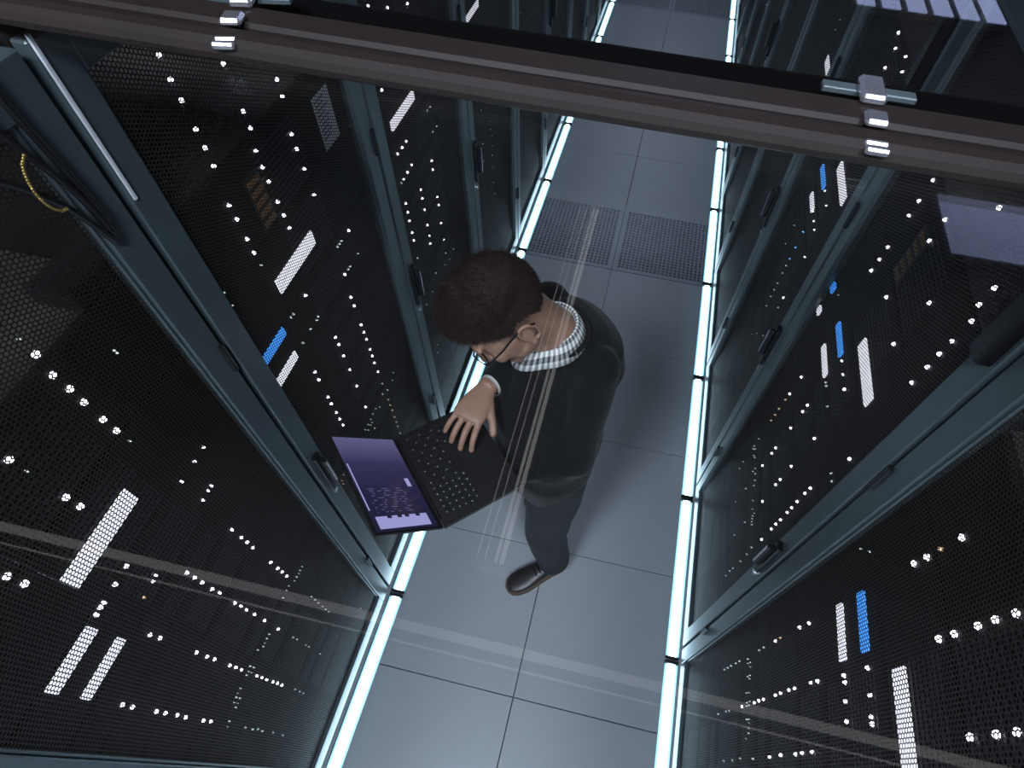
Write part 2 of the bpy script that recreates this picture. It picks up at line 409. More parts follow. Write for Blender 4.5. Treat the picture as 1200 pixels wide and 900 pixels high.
SL = {('L', 0): 'the rack with dangling cables', ('L', 1): 'the rack behind the laptop lid', ('L', 2): "the rack behind the man's head",
      ('R', 0): 'the rack with large white dots', ('R', 1): "the rack facing the man's back", ('R', 2): 'the rack with small blue dots'}
for key, where in SL.items():
    r = racks[key]; z = 0.16; lst = []
    for i, h in enumerate(STACK):
        s = thing('server_unit', ('lowest' if i == 0 else 'topmost' if i == len(STACK) - 1 else ORD[i]) + ' dark server up from the floor inside ' + where, 'server', (r.location.x, r.location.y, z), r.rotation_euler.z, 'servers inside ' + where)
        c, b, e, v = bezel_mesh(h)
        link('chassis', c, s); link('bezel', b, s); link('vent_ribs', v, s)
        for q in (-1, 1): link('rack_ear', e, s, (0, q * (W2 - .034), 0))
        lst.append((z, z + h, s)); z += h
    servers[key] = lst
TOP_Z = 0.16 + sum(STACK)

# status lights, read off the photograph and set on the bezels behind the mesh
def led_mesh(r, m):
    mb = MB(); k = 8
    for x, q in ((0, 1.0), (0.0025, .95), (0.005, .55)):
        for j in range(k): mb.v.append((x, q * r * math.cos(2 * math.pi * j / k), q * r * math.sin(2 * math.pi * j / k)))
    for i in range(2):
        for j in range(k): mb.f.append((i * k + j, i * k + (j + 1) % k, (i + 1) * k + (j + 1) % k, (i + 1) * k + j))
    mb.f.append(tuple(range(2 * k, 3 * k)))
    return mb.mesh('indicator_light', m, True)
SIZE = {'b': 0.0052, 'm': 0.0037, 's': 0.0025, 't': 0.0016}
led_cache = {}
BEZ = 0.026
def rack_of(side, y):
    g = GAP_L if side == 'L' else GAP_R
    return math.floor((y - g) / PITCH) + 1
def host(side, p):
    key = (side, rack_of(side, p.y))
    if key not in racks: return None, None
    if key in servers:
        for a, b, s in servers[key]:
            if a <= p.z < b: return s, key
    return racks[key], key
def led(px, py, size='m', c='white'):
    side = 'L' if px < 640 else 'R'
    sg = -1 if side == 'L' else 1
    p = on_x(px, py, (XL if side == 'L' else XR) + sg * BEZ)
    h, key = host(side, p)
    if h is None or not (0.1 < p.z < 2.15): return
    r = racks[key]
    ly = (p.y - r.location.y) * (1 if side == 'L' else -1)
    ly = max(-W2 + ST + .012, min(W2 - ST - .012, ly))
    if (size, c) not in led_cache: led_cache[(size, c)] = led_mesh(SIZE[size], M['led_' + c])
    x = -BEZ if h is not r or p.z < TOP_Z else -0.0165
    link('indicator_light', led_cache[(size, c)], h, (x, ly, p.z - h.location.z))
def leds(ox, oy, sc, size, pts, c='white'):
    for a, b in pts: led(ox + a / sc, oy + b / sc, size, c)
A = 'soft'
# rack with cables (left, near)
leds(0, 380, 5, 'b', [(167, 167), (308, 297), (405, 378), (490, 455), (600, 557), (680, 622), (48, 792)])
leds(0, 380, 5, 't', [(665, 153), (680, 167), (752, 683), (60, 75), (147, 860)], A)
leds(0, 300, 3, 's', [(712, 672), (681, 722), (635, 793), (740, 808), (730, 824), (710, 858)])
leds(0, 300, 3, 'b', [(230, 848), (280, 880)]); leds(0, 600, 3, 'b', [(22, 226), (84, 252)])
leds(40, 640, 6, 'm', [(643, 140), (563, 268), (485, 395), (458, 430), (430, 482), (810, 622), (880, 645)])
leds(40, 640, 6, 's', [(852, 203), (830, 247)]); leds(40, 640, 6, 's', [(763, 360)], 'amber')
leds(200, 560, 5, 'm', [(355, 303), (410, 348), (445, 376), (478, 407), (583, 495), (624, 529), (650, 551), (677, 575), (90, 555), (137, 584), (180, 612), (240, 652), (282, 673), (372, 733), (408, 750), (440, 773), (488, 798), (547, 835), (627, 885)])
leds(200, 560, 5, 't', [(765, 519), (754, 541), (746, 560), (735, 580), (723, 602), (689, 632), (676, 658), (655, 702), (821, 695), (843, 713), (861, 732), (886, 753), (905, 770), (924, 784), (1111, 764)], A)
leds(180, 740, 6, 'm', [(297, 147), (372, 177), (424, 195), (531, 238), (574, 252), (613, 270), (722, 311), (757, 322), (790, 338), (836, 352), (868, 363), (898, 376), (15, 562), (78, 573), (162, 588), (221, 603), (346, 626), (398, 633)])
leds(180, 740, 6, 's', [(975, 41), (1003, 56), (641, 672), (692, 685), (730, 686), (760, 698), (836, 710), (990, 408), (1023, 424), (1048, 434), (905, 727)], A)
leds(180, 740, 6, 't', [(675, 243), (700, 252), (663, 279), (685, 287), (648, 306), (606, 398), (588, 432), (577, 462), (601, 468), (563, 497), (587, 501), (572, 533), (808, 18), (793, 48), (778, 80), (766, 105), (729, 129), (1065, 96), (1087, 107), (1166, 157), (528, 630), (515, 667)], A)
leds(0, 600, 3, 'm', [(428, 677), (463, 685)])
# rack behind the laptop lid
leds(0, 0, 3, 'm', [(535, 190), (575, 275)])
leds(200, 60, 4, 'm', [(218, 55), (437, 40), (472, 128), (497, 207), (20, 225), (313, 277), (347, 355), (87, 360), (132, 448), (173, 533), (395, 467), (427, 543), (456, 611), (498, 705), (527, 769), (553, 827), (563, 388), (588, 458), (624, 551), (669, 673), (270, 722), (307, 788), (354, 880)])
leds(200, 260, 4, 'm', [(387, 145), (831, 40), (814, 246), (629, 344), (842, 353), (857, 393), (890, 482), (904, 517), (916, 550), (933, 597), (943, 628), (952, 660), (970, 702), (770, 540), (786, 574), (808, 627), (837, 692), (870, 769), (674, 703), (691, 740), (735, 821), (750, 852), (774, 893)])
leds(200, 260, 4, 's', [(797, 88), (788, 102), (779, 116), (838, 208), (829, 222), (571, 432), (560, 448), (688, 443), (681, 459), (653, 502), (616, 566)], A)
leds(200, 260, 4, 't', [(245, 330), (283, 390), (420, 202), (875, 148)], A)
leds(300, 380, 6.667, 'm', [(650, 740), (675, 787), (852, 645)])
leds(300, 380, 6.667, 's', [(983, 463), (1024, 512), (985, 545)], A)
leds(300, 380, 6.667, 's', [(1029, 588), (1044, 631), (1060, 670), (1078, 724), (1092, 762), (1105, 797), (1122, 850), (923, 811), (957, 886)], 'amber')
leds(300, 380, 6.667, 't', [(1068, 377), (1062, 437), (960, 646), (931, 658), (910, 700), (890, 742), (902, 767), (872, 783), (893, 787), (850, 823), (873, 826)], A)
leds(380, 440, 4.5, 't', [(115, 495), (100, 523), (118, 525), (90, 555), (98, 572)], 'amber')
# rack behind the man's head, and the one after it
leds(400, 0, 3, 'm', [(130, 270), (140, 316), (226, 497), (212, 518), (196, 541), (245, 580), (231, 606), (217, 630), (278, 667), (283, 697), (291, 737), (225, 715), (232, 746), (238, 776), (247, 817), (253, 845), (316, 564), (320, 596), (336, 692), (341, 720), (349, 784), (301, 791), (308, 829), (311, 856), (359, 842)])
leds(400, 0, 3, 's', [(333, 443), (320, 463), (310, 375), (300, 388), (209, 643)], A)
leds(400, 0, 3, 'm', [(78, 17), (160, 27), (230, 12)])
leds(400, 0, 3, 's', [(484, 320), (485, 348), (516, 338), (488, 387), (520, 428), (523, 455), (526, 478), (495, 505), (498, 565), (527, 513), (528, 545), (531, 588), (533, 640), (537, 680), (628, 46), (650, 65)], A)
leds(480, 270, 4.615, 's', [(20, 55), (103, 32), (110, 72), (182, 48), (194, 122), (40, 150), (140, 230)], A)
leds(480, 270, 4.615, 't', [(235, 100), (215, 155), (188, 185), (120, 330), (90, 400), (150, 620), (148, 660)], A)
# rack facing the man's back
leds(1000, 200, 6, 'm', [(567, 67), (467, 215), (397, 318), (652, 345), (540, 495), (248, 540), (190, 625), (132, 703), (1050, 835), (1080, 270), (238, 890)])
leds(1000, 340, 6, 'm', [(540, 90), (940, 113), (840, 220), (703, 362), (613, 450), (528, 543), (417, 652), (290, 380)])
leds(840, 300, 6, 's', [(883, 738), (892, 835)]); leds(840, 300, 6, 't', [(860, 275)], A); leds(840, 300, 6, 'm', [(598, 853)])
leds(840, 440, 6, 'm', [(902, 98), (517, 130), (643, 210), (608, 255), (525, 370), (692, 445), (938, 588), (418, 510), (391, 548), (325, 635), (528, 640), (450, 733), (419, 769), (663, 793), (624, 830), (569, 887)])
leds(840, 440, 6, 's', [(783, 219), (772, 50), (775, 75), (810, 690), (813, 745), (324, 887), (209, 796)], A)
leds(840, 440, 6, 's', [(487, 172), (442, 235), (414, 278), (387, 317)], 'amber')
leds(840, 440, 6, 't', [(300, 446), (267, 497), (262, 518), (275, 518), (265, 563), (270, 577), (275, 655), (258, 675), (273, 692), (272, 738), (265, 775), (258, 880), (190, 608), (163, 655), (135, 890)], A)
leds(800, 560, 6, 'm', [(772, 210), (740, 244), (693, 296), (660, 326), (629, 360), (560, 434), (565, 167)])
leds(800, 560, 6, 's', [(489, 490), (457, 538), (411, 587), (357, 637), (335, 656), (308, 688), (442, 313), (367, 402)], A)
leds(800, 560, 6, 't', [(497, 160), (495, 220), (509, 250), (496, 268), (494, 288), (491, 310), (491, 330)], A)
# rack with small blue dots
leds(840, 160, 6, 's', [(765, 384), (775, 485), (682, 525), (686, 595), (691, 656), (622, 848)]); leds(840, 160, 6, 's', [(612, 670), (558, 780), (517, 860)], 'blue')
leds(840, 160, 6, 't', [(548, 625), (486, 755)], A)
leds(840, 300, 6, 's', [(492, 68), (466, 120), (431, 192), (408, 238), (384, 285), (352, 350), (435, 363)], A); leds(840, 300, 6, 'm', [(472, 294)]); leds(840, 300, 6, 't', [(285, 545), (250, 550), (330, 560)], A)
leds(1000, 0, 6, 'm', [(25, 243), (352, 235), (302, 340), (405, 402), (230, 478), (350, 505), (180, 575)])
leds(800, 0, 3, 's', [(556, 70), (540, 105), (613, 120), (586, 182), (568, 222)], A)
# rack with large white dots (right, near)
leds(820, 720, 6, 'm', [(775, 63), (708, 93), (537, 188), (835, 472), (787, 482), (672, 521), (633, 533), (574, 555), (537, 569), (453, 598), (420, 608), (388, 622), (302, 650), (1021, 432), (1027, 480), (1031, 613), (1040, 755), (1187, 378)])
leds(820, 720, 6, 's', [(456, 235), (425, 255), (283, 330), (258, 345), (224, 362), (200, 375), (178, 388), (212, 680), (190, 685), (135, 703)], A); leds(820, 720, 6, 's', [(573, 167)], 'amber')
leds(820, 720, 6, 't', [(343, 315), (360, 338), (343, 345), (360, 370), (343, 440), (357, 430), (357, 455), (337, 555), (355, 552), (355, 612), (337, 622), (353, 640), (337, 648), (336, 740), (352, 740), (352, 765), (352, 803), (350, 838), (330, 873)], A)
leds(800, 600, 3, 'm', [(662, 645), (667, 721), (670, 747), (458, 845), (423, 848), (400, 853), (347, 855), (308, 862)]); leds(800, 600, 3, 's', [(250, 868), (205, 868), (177, 873), (147, 876)], A)
leds(800, 600, 3, 'b', [(985, 90), (862, 160), (817, 182), (1177, 357), (1104, 380), (1042, 402), (959, 430), (904, 447), (1180, 776), (1107, 784), (1015, 794)]); leds(800, 600, 3, 'm', [(911, 131)], 'amber'); leds(800, 600, 3, 't', [(632, 131), (660, 140)], A)

def bar(quad, c='white'):
    side = 'L' if quad[0][0] < 640 else 'R'; sg = -1 if side == 'L' else 1
    P = [on_x(a, b, (XL if side == 'L' else XR) + sg * 0.0205) for a, b in quad]
    ys = sorted(p.y for p in P); zs = sorted(p.z for p in P)
    cen = sum(P, Vector()) / 4
    h, key = host(side, cen)
    if h is None: return
    r = racks[key]; q = 1 if side == 'L' else -1
    ya, yb = sorted((((ys[0] + ys[1]) / 2 - r.location.y) * q, ((ys[2] + ys[3]) / 2 - r.location.y) * q))
    lim = W2 - ST - .009
    ya, yb = max(ya, -lim), min(yb, lim)
    if yb - ya < .022: ya, yb = (-lim, -lim + .022) if ya + yb < 0 else (lim - .022, lim)
    za, zb = (zs[0] + zs[1]) / 2 - h.location.z, (zs[2] + zs[3]) / 2 - h.location.z
    o = MB().cbox(-0.027, -0.0205, ya, yb, za, zb, 0.0015).obj('light_bar', M['bar_' + c], h)
    o['label'] = 'glowing blue status bar' if c == 'blue' else 'glowing white status bar'
bar([(145, 573), (162, 581), (97, 691), (75, 684)]); bar([(105, 734), (114, 738), (71, 816), (55, 811)]); bar([(140, 747), (148, 750), (107, 822), (97, 819)])
bar([(365, 271), (372, 284.5), (331, 344), (324, 331)]); bar([(332.5, 384), (337.5, 391), (314, 427), (309, 420)], 'blue'); bar([(347.5, 412), (351, 419), (329.5, 453), (325, 446)])
bar([(485.7, 106), (486, 120), (460.7, 153), (458.7, 141)]); bar([(459, 190), (462, 195), (462, 203), (458, 199)], 'blue'); bar([(465, 219), (468, 224), (467, 231), (464, 227)])
bar([(560, 2), (562, 9), (548, 25), (545, 20)])
bar([(1012.5, 396), (1004, 406), (1012, 476.7), (1021, 466)]); bar([(982, 377), (978, 383), (982, 419), (986.5, 411)], 'blue'); bar([(965, 403), (961, 408), (964, 444), (968, 435)])
bar([(975, 311), (970, 318), (972, 327), (977, 320)], 'blue'); bar([(959, 337), (955, 343), (956, 353), (960, 347)])
bar([(963, 194), (960, 199), (963, 221), (967, 215)], 'blue'); bar([(985, 191), (979.7, 198), (984, 241), (991, 229)]); bar([(950.7, 225), (948, 231), (949.5, 248), (953, 243)])
bar([(970, 65), (966, 73), (967, 87), (972, 80)])
bar([(979, 708), (985, 707), (989, 774), (982.7, 775)]); bar([(1002.7, 694), (1010, 692.7), (1016, 763), (1008, 764)], 'blue'); bar([(1045, 782.7), (1058, 780), (1074, 935), (1058, 937)])

# label and amber vent slots on the upper servers
def paper_label(s, yl, za, zb):
    o = MB().box(-0.0275, -0.0262, yl - .036, yl + .036, za, zb).obj('paper_label', M['label'], s); o['label'] = 'white paper label with grey print'
    pr = MB()
    for i in range(9):
        w_ = random.uniform(.03, .06)
        pr.box(-0.0263, -0.0259, yl - .031, yl - .031 + w_, zb - .013 - i * .0105, zb - .009 - i * .0105)
    q = pr.obj('label_print', M['print'], s); q['kind'] = 'stuff'
def upper_details(key, ylab, yvent):
    r = racks[key]; q = 1 if key[0] == 'L' else -1
    a, b, s = servers[key][-1]
    za, zb = 1.712 - a, 1.832 - a
    if ylab: paper_label(s, (ylab - r.location.y) * q, za, zb)
    yv = (yvent - r.location.y) * q
    MB().cbox(-0.0275, -0.0262, yv - .026, yv + .026, za, zb, .0005).obj('vent_plate', M['black'], s)
    for i in range(5):
        z0 = za + .006 + i * .0225
        MB().cbox(-0.0265, -0.0245, yv - .020, yv + .020, z0, z0 + .013, .0008).obj('amber_slot', M['amber_slot'], s)
# the top unit of the stack must span the label height
upper_details(('L', 1), 1.107, 0.812)
upper_details(('R', 1), None, 0.985)

# ------------------------------------------------------------------ glass roof, beam, clips
BX0, BX1 = -1.75, 1.55
def pane(y0, y1, label):
    o = MB().box(BX0, BX1, y0, y1, GLASS_Z, GLASS_Z + .004).obj('glass_pane', M['glass']); tag(o, label, 'glass pane')
pane(-1.4, 0.530, 'large clear glass roof pane over the man and the laptop')
pane(0.640, 5.9, 'clear glass roof pane on the far side of the dark beam')
bmR = thing('roof_beam', 'dark brown roof beam lying across the aisle between two glass panes', 'beam', (0, 0.56, RACK_H + .012))
def prof(pts, name, m):
    MB().prism([(BX0, y, z) for y, z in pts], (BX1 - BX0, 0, 0)).obj(name, m, bmR)
rail = [( -0.019 + 0.019 * math.cos(t) , 0.012 + 0.014 * math.sin(t)) for t in [i * math.pi / 6 for i in range(12)]]
prof(rail, 'rounded_rail', M['beam'])
prof([(0.002, -0.010), (0.042, -0.010), (0.042, 0.020), (0.038, 0.024), (0.006, 0.024), (0.002, 0.020)], 'flat_bar', M['beam'])
prof([(0.044, -0.010), (0.092, -0.010), (0.092, 0.016), (0.088, 0.016), (0.088, -0.002), (0.048, -0.002), (0.048, 0.012), (0.044, 0.012)], 'channel', M['beam_shade'])
def clip(px, py, label, ang):
    p = on_z(px, py, RACK_H + .036)
    r = thing('roof_clip', label, 'metal clip', (p.x, 0.56, RACK_H + .036), ang)
    MB().cbox(-0.045, 0.045, 0.052, 0.066, -0.004, 0.002, 0.001).obj('cross_plate', M['frame'], r)
    MB().cbox(-0.012, 0.012, 0.030, 0.072, 0.000, 0.010, 0.003).obj('clip_body', M['steel'], r)
    MB().cbox(-0.011, 0.011, -0.010, 0.012, 0.000, 0.008, 0.003).obj('clip_foot', M['steel'], r)
    for i in range(3):
        MB().cbox(-0.011, 0.011, -0.022 - i * .011, -0.015 - i * .011, -0.006, 0.001, 0.002).obj('spring_coil', M['steel'], r)
clip(1022, 130, 'small bright steel spring clip on the beam, over the rack facing the man', 0)
clip(265, 35, 'small bright steel spring clip on the beam, over the cabled rack', 0.25)

# white strip on a left-row corner, painted as the glint of its edge
tr = MB().cbox(0, 0.004, -0.003, 0.003, 1.975, 2.195, 0.001).obj('corner_glint', M['trim'], racks[('L', 1)])
tr.location = (0.001, -W2 + .006, 0); tr['label'] = 'thin white strip painted as the glint on the rack edge'

# ------------------------------------------------------------------ cables
def cable(pts, label, r=0.0045):
    P = [on_x(a, b, XL + 0.010) for a, b in pts]
    Q = []
    for i in range(len(P) - 1):
        p0, p1, p2, p3 = P[max(i - 1, 0)], P[i], P[i + 1], P[min(i + 2, len(P) - 1)]
        for j in range(6):
            t = j / 6
            Q.append(0.5 * ((2 * p1) + (p2 - p0) * t + (2 * p0 - 5 * p1 + 4 * p2 - p3) * t * t + (3 * p1 - p0 - 3 * p2 + p3) * t ** 3))
    Q.append(P[-1])
    tag(MB().tube(Q, r, 8).obj('hanging_cable', M['rubber'], smooth=True), label, 'cable')
cable([(-40, 70), (0, 115), (40, 160), (90, 215), (128, 258)], 'upper black cable sagging across the mesh door, above the brass chain')
cable([(-40, 125), (0, 157), (50, 195), (95, 232), (135, 275)], 'middle black cable across the mesh door, brass chain tied to it')
cable([(-40, 205), (0, 213), (45, 228), (90, 250), (135, 283)], 'lower black cable across the mesh door, below the other two')
ch = MB(); cp = [(28, 182), (26, 193), (29, 204), (34, 215), (40, 225), (47, 233), (55, 240), (64, 245), (73, 247), (81, 243)]
P = [on_x(a, b, XL + 0.0185) for a, b in cp]
for i in range(len(P) - 1):
    for j in range(3): ch.ball(P[i].lerp(P[i + 1], j / 3), 0.0021, u=8, w=6)
tag(ch.obj('bead_chain', M['brass'], smooth=True), 'thin brass bead chain looped between black cables', 'chain')

cb = MB().cbox(-0.81, -0.736, 0.400, 0.512, TOP_Z + .001, TOP_Z + .035, 0.004).obj('cable_bracket', M['black']); tag(cb, 'black cable bracket lying on top of the servers by the hanging cables', 'bracket')
# ------------------------------------------------------------------ floor light strips
hs_me = MB().cbox(-0.027, 0.027, -0.345, 0.345, 0.0, 0.006, 0.001).mesh('housing', M['strip_house'])
df = MB(); df.prism([(0.0165 * math.cos(t), -0.342, 0.008 + 0.012 * math.sin(t)) for t in [i * math.pi / 8 for i in range(9)]], (0, 0.684, 0))
df_me = df.mesh('diffuser', M['strip'])
halo_me = MB().cbox(-0.0265, 0.0265, -0.342, 0.342, 0.006, 0.010, 0.001).mesh('edge_halo', M['strip_edge'])  # glowing rim added as the strip's cyan halo
cap_me = MB().cbox(-0.027, 0.027, -0.004, 0.004, 0.0, 0.021, 0.002).mesh('end_cap', M['rack'])
def strip(x, y, label, group=None):
    o = thing('floor_light_strip', label, 'light strip', (x, y, 0), 0, group)
    link('housing', hs_me, o); link('diffuser', df_me, o); link('edge_halo', halo_me, o)
    for s in (-1, 1): link('end_cap', cap_me, o, (0, s * .348, 0))
for k in range(-2, 14):
    if k == 0: tl, trr = 'glowing floor light strip along the cabled rack', 'glowing floor light strip along the rack with large white dots'
    elif k == 1: tl, trr = 'glowing floor light strip under the laptop, along the labelled rack', "glowing floor light strip along the rack facing the man's back"
    elif k == 2: tl, trr = "glowing floor light strip passing under the man's head", 'glowing floor light strip along the rack with small blue dots'
    elif k == 3: tl, trr = 'glowing floor light strip beside a perforated tile, in the row the man faces', 'glowing floor light strip beside a perforated tile, in the row behind the man'
    else: tl = trr = None
    gl = None
    if tl is None:
        gl = 'far floor light strips' if k > 3 else 'near floor light strips'
        if k > 3: tl, trr = ['%s glowing floor light strip past the perforated tiles in the row %s' % (ORD[k - 4], w_) for w_ in ('the man faces', 'behind the man')]
        else: tl, trr = ['glowing floor light strip %s the cabled rack\'s strip, in the row %s' % ('next before' if k == -1 else 'second before', w_) for w_ in ('the man faces', 'behind the man')]
    strip(-0.680, 0.534 + PITCH * (k - .5), tl, gl)
    strip(0.476, 0.520 + PITCH * (k - .5) + .01, trr, gl)

# ------------------------------------------------------------------ lamps on the room ceiling (some seen mirrored in the glass), with added glowing pieces
lz = GLASS_Z + 1.2
lp = thing('batten_lamp', 'long twin-tube batten lamp hanging above the glass roof', 'lamp', (-0.205, 1.20, lz))
MB().cbox(-0.055, 0.055, -0.77, 0.77, 0.05, 0.09, 0.006).obj('housing', M['black'], lp)
for x, rr in ((0.012, 0.0042), (0.028, 0.0062), (-0.018, 0.0016), (-0.040, 0.0016)): MB().tube([(x, -0.74, 0.022), (x, 0.74, 0.022)], rr, 10).obj('tube', M['tube'], lp, True)
for s in (-1, 1): MB().cbox(-0.05, 0.05, s * .755 - .008, s * .755 + .008, 0.0, 0.055, 0.004).obj('tube_holder', M['lamp_body'], lp)
for s in (-1, 1): MB().tube([(0, s * .5, .09), (0, s * .5, 6.0 - lz)], 0.004, 6).obj('suspension_rod', M['steel'], lp)
sl = thing('glowing_conduit', 'slim conduit running across above the glass roof, with an added glow', 'lamp', (0, 0.255, lz))  # crosswise conduit and wire, made to glow for their reflection
MB().cbox(-2.2, 2.2, -0.011, 0.011, 0.0, 0.012, 0.003).obj('light_line', M['slim'], sl)
MB().cbox(-2.2, 2.2, -0.0405, -0.0365, 0.0, 0.006, 0.001).obj('light_line', M['slim'], sl)
MB().cbox(-2.25, 2.25, -0.05, 0.02, 0.012, 0.04, 0.004).obj('housing', M['black'], sl)
for s in (-1.8, 1.8): MB().tube([(s, -.015, .04), (s, -.015, 6.0 - lz)], 0.004, 6).obj('suspension_rod', M['steel'], sl)
for x in (-1.3, 1.3):
    p = thing('ceiling_panel_light', 'square bluish ceiling panel light before the aisle, nearer the row ' + ('the man faces' if x < 0 else 'behind the man'), 'ceiling light', (x, -2.6, 5.93), 0, 'ceiling panel lights')
    MB().box(-0.6, 0.6, -0.6, 0.6, 0.0, 0.02).obj('diffuser', M['panel'], p)
    MB().box(-0.65, 0.65, -0.65, 0.65, 0.02, 0.07).obj('frame', M['lamp_body'], p)
p = thing('ceiling_panel_light', 'square bluish panel light on the hall ceiling beyond the far end of the aisle', 'ceiling light', (0, 13.2, 5.93))  # unseen panel added to brighten the far floor of the aisle
MB().box(-0.9, 0.9, -0.6, 0.6, 0.0, 0.02).obj('diffuser', M['end_fill'], p); MB().box(-0.95, 0.95, -0.65, 0.65, 0.02, 0.07).obj('frame', M['lamp_body'], p)
p = thing('ceiling_panel_light', 'dim square panel light on the hall ceiling, mirrored over the rack facing the man', 'ceiling light', (4.25, 6.15, 5.93))
MB().box(-1.0, 1.0, -0.72, 0.72, 0.0, 0.02).obj('diffuser', M['far_panel'], p); MB().box(-1.05, 1.05, -0.77, 0.77, 0.02, 0.07).obj('frame', M['lamp_body'], p)
for x in (-3.9, 3.9):
    p = thing('louvred_ceiling_light', 'louvred bluish ceiling light over the far racks, beside the row ' + ('the man faces' if x < 0 else 'behind the man'), 'ceiling light', (x, 12.4, 5.86), 0, 'louvred ceiling lights')
    for i in range(6): MB().box(-1.2 + i * .4, -0.92 + i * .4, -1.25, 1.25, 0.03, 0.05).obj('light_line', M['far_panel'], p)
    MB().box(-1.25, 1.25, -1.3, 1.3, 0.05, 0.14).obj('frame', M['lamp_body'], p)

# ------------------------------------------------------------------ the man
FV = Vector((-0.70, -0.714, 0)).normalized()      # the way he faces
LV = Vector((-FV.y, FV.x, 0))                      # his left
UV = Vector((0, 0, 1))
def pt(l, f, z, o=(-0.12, 0.91)):
    return Vector((o[0], o[1], 0)) + LV * l + FV * f + UV * z
def solid(mb, name, m, voxel, smooth_iter=4, parent=None, disp=None):
    """joins overlapping closed shapes into one continuous surface"""
    me = mb.mesh(name + '_source', m)
    o = bpy.data.objects.new('temporary', me); col.objects.link(o)
    r = o.modifiers.new('r', 'REMESH'); r.mode = 'VOXEL'; r.voxel_size = voxel; r.use_smooth_shade = True
    s = o.modifiers.new('s', 'SMOOTH'); s.iterations = smooth_iter; s.factor = 0.5
    bpy.context.view_layer.update()
    dg = bpy.context.evaluated_depsgraph_get()
    nm = bpy.data.meshes.new_from_object(o.evaluated_get(dg))
    bpy.data.objects.remove(o)
    nm.name = name; nm.materials.clear(); nm.materials.append(m)
    if disp:
        n = len(nm.vertices); co = np.empty(n * 3, np.float32); no = np.empty(n * 3, np.float32)
        nm.vertices.foreach_get('co', co); nm.vertices.foreach_get('normal', no)
        co = co.reshape(-1, 3); no = no.reshape(-1, 3)
        co += no * disp(co)[:, None]
        nm.vertices.foreach_set('co', co.ravel().astype(np.float32))
    nm.polygons.foreach_set('use_smooth', [True] * len(nm.polygons)); nm.update()
    return link(name, nm, parent)
def ell(c, a, b, ax, bx, k=28, p=2.3):
    out = []
    for j in range(k):
        t = 2 * math.pi * j / k; cs, sn = math.cos(t), math.sin(t)
        out.append(c + ax * (a * math.copysign(abs(cs) ** (2 / p), cs)) + bx * (b * math.copysign(abs(sn) ** (2 / p), sn)))
    return out
def folds(amp, fz, seed):
    rs = np.random.RandomState(seed); ks = rs.normal(0, 1, (7, 3)) * np.array([22, 22, fz]); ph = rs.uniform(0, 6.28, 7)
    def f(co):
        v = np.zeros(len(co))
        for k, p in zip(ks, ph): v += np.sin(co @ k + p)
        return (amp * v / 3).astype(np.float32)
    return f

man = thing('person', 'man in dark sweater and glasses typing on a laptop held on his arm', 'person', (-0.12, 0.91, 0))
inv = Matrix.Translation((0.12, -0.91, 0))
parts_of_man = []
def addman(o): o.parent = man; o.matrix_parent_inverse = inv; return o

HEAD_C = Vector((-0.252, 0.816, 1.575))
TH = math.radians(44)
HF = (FV * math.cos(TH) - UV * math.sin(TH)).normalized()
HU = (UV * math.cos(TH) + FV * math.sin(TH)).normalized()
HL = LV.copy()
ROLL = math.radians(14)                            # head leans to his right
HL, HU = (HL * math.cos(ROLL) + HU * math.sin(ROLL)), (HU * math.cos(ROLL) - HL * math.sin(ROLL))
# a slight tilt of the head to his right
HS = 1.05
def hd(x, y, z): return HEAD_C + (HL * x + HF * y + HU * z) * HS
HR = Matrix((HL, HF, HU)).transposed() * HS

NECK_B = pt(-0.012, 0.032, 1.435)
# joints
SH_R, EL_R, WR_R = pt(-0.150, -0.045, 1.375), pt(-0.215, -0.085, 1.130), Vector((-0.325, 0.868, 1.178))
SH_L, EL_L, WR_L = pt(0.088, -0.035, 1.365), pt(0.135, 0.035, 1.035), Vector((-0.275, 0.700, 1.028))
HIP_R, HIP_L = pt(-0.06, 0.045, 0.90), pt(0.11, 0.055, 0.90)
AN_L = Vector((-0.075, 0.800, 0.09)); KN_L = pt(0.105, 0.10, 0.49)
AN_R = Vector((-0.118, 1.205, 0.09)); KN_R = pt(-0.09, -0.02, 0.49)

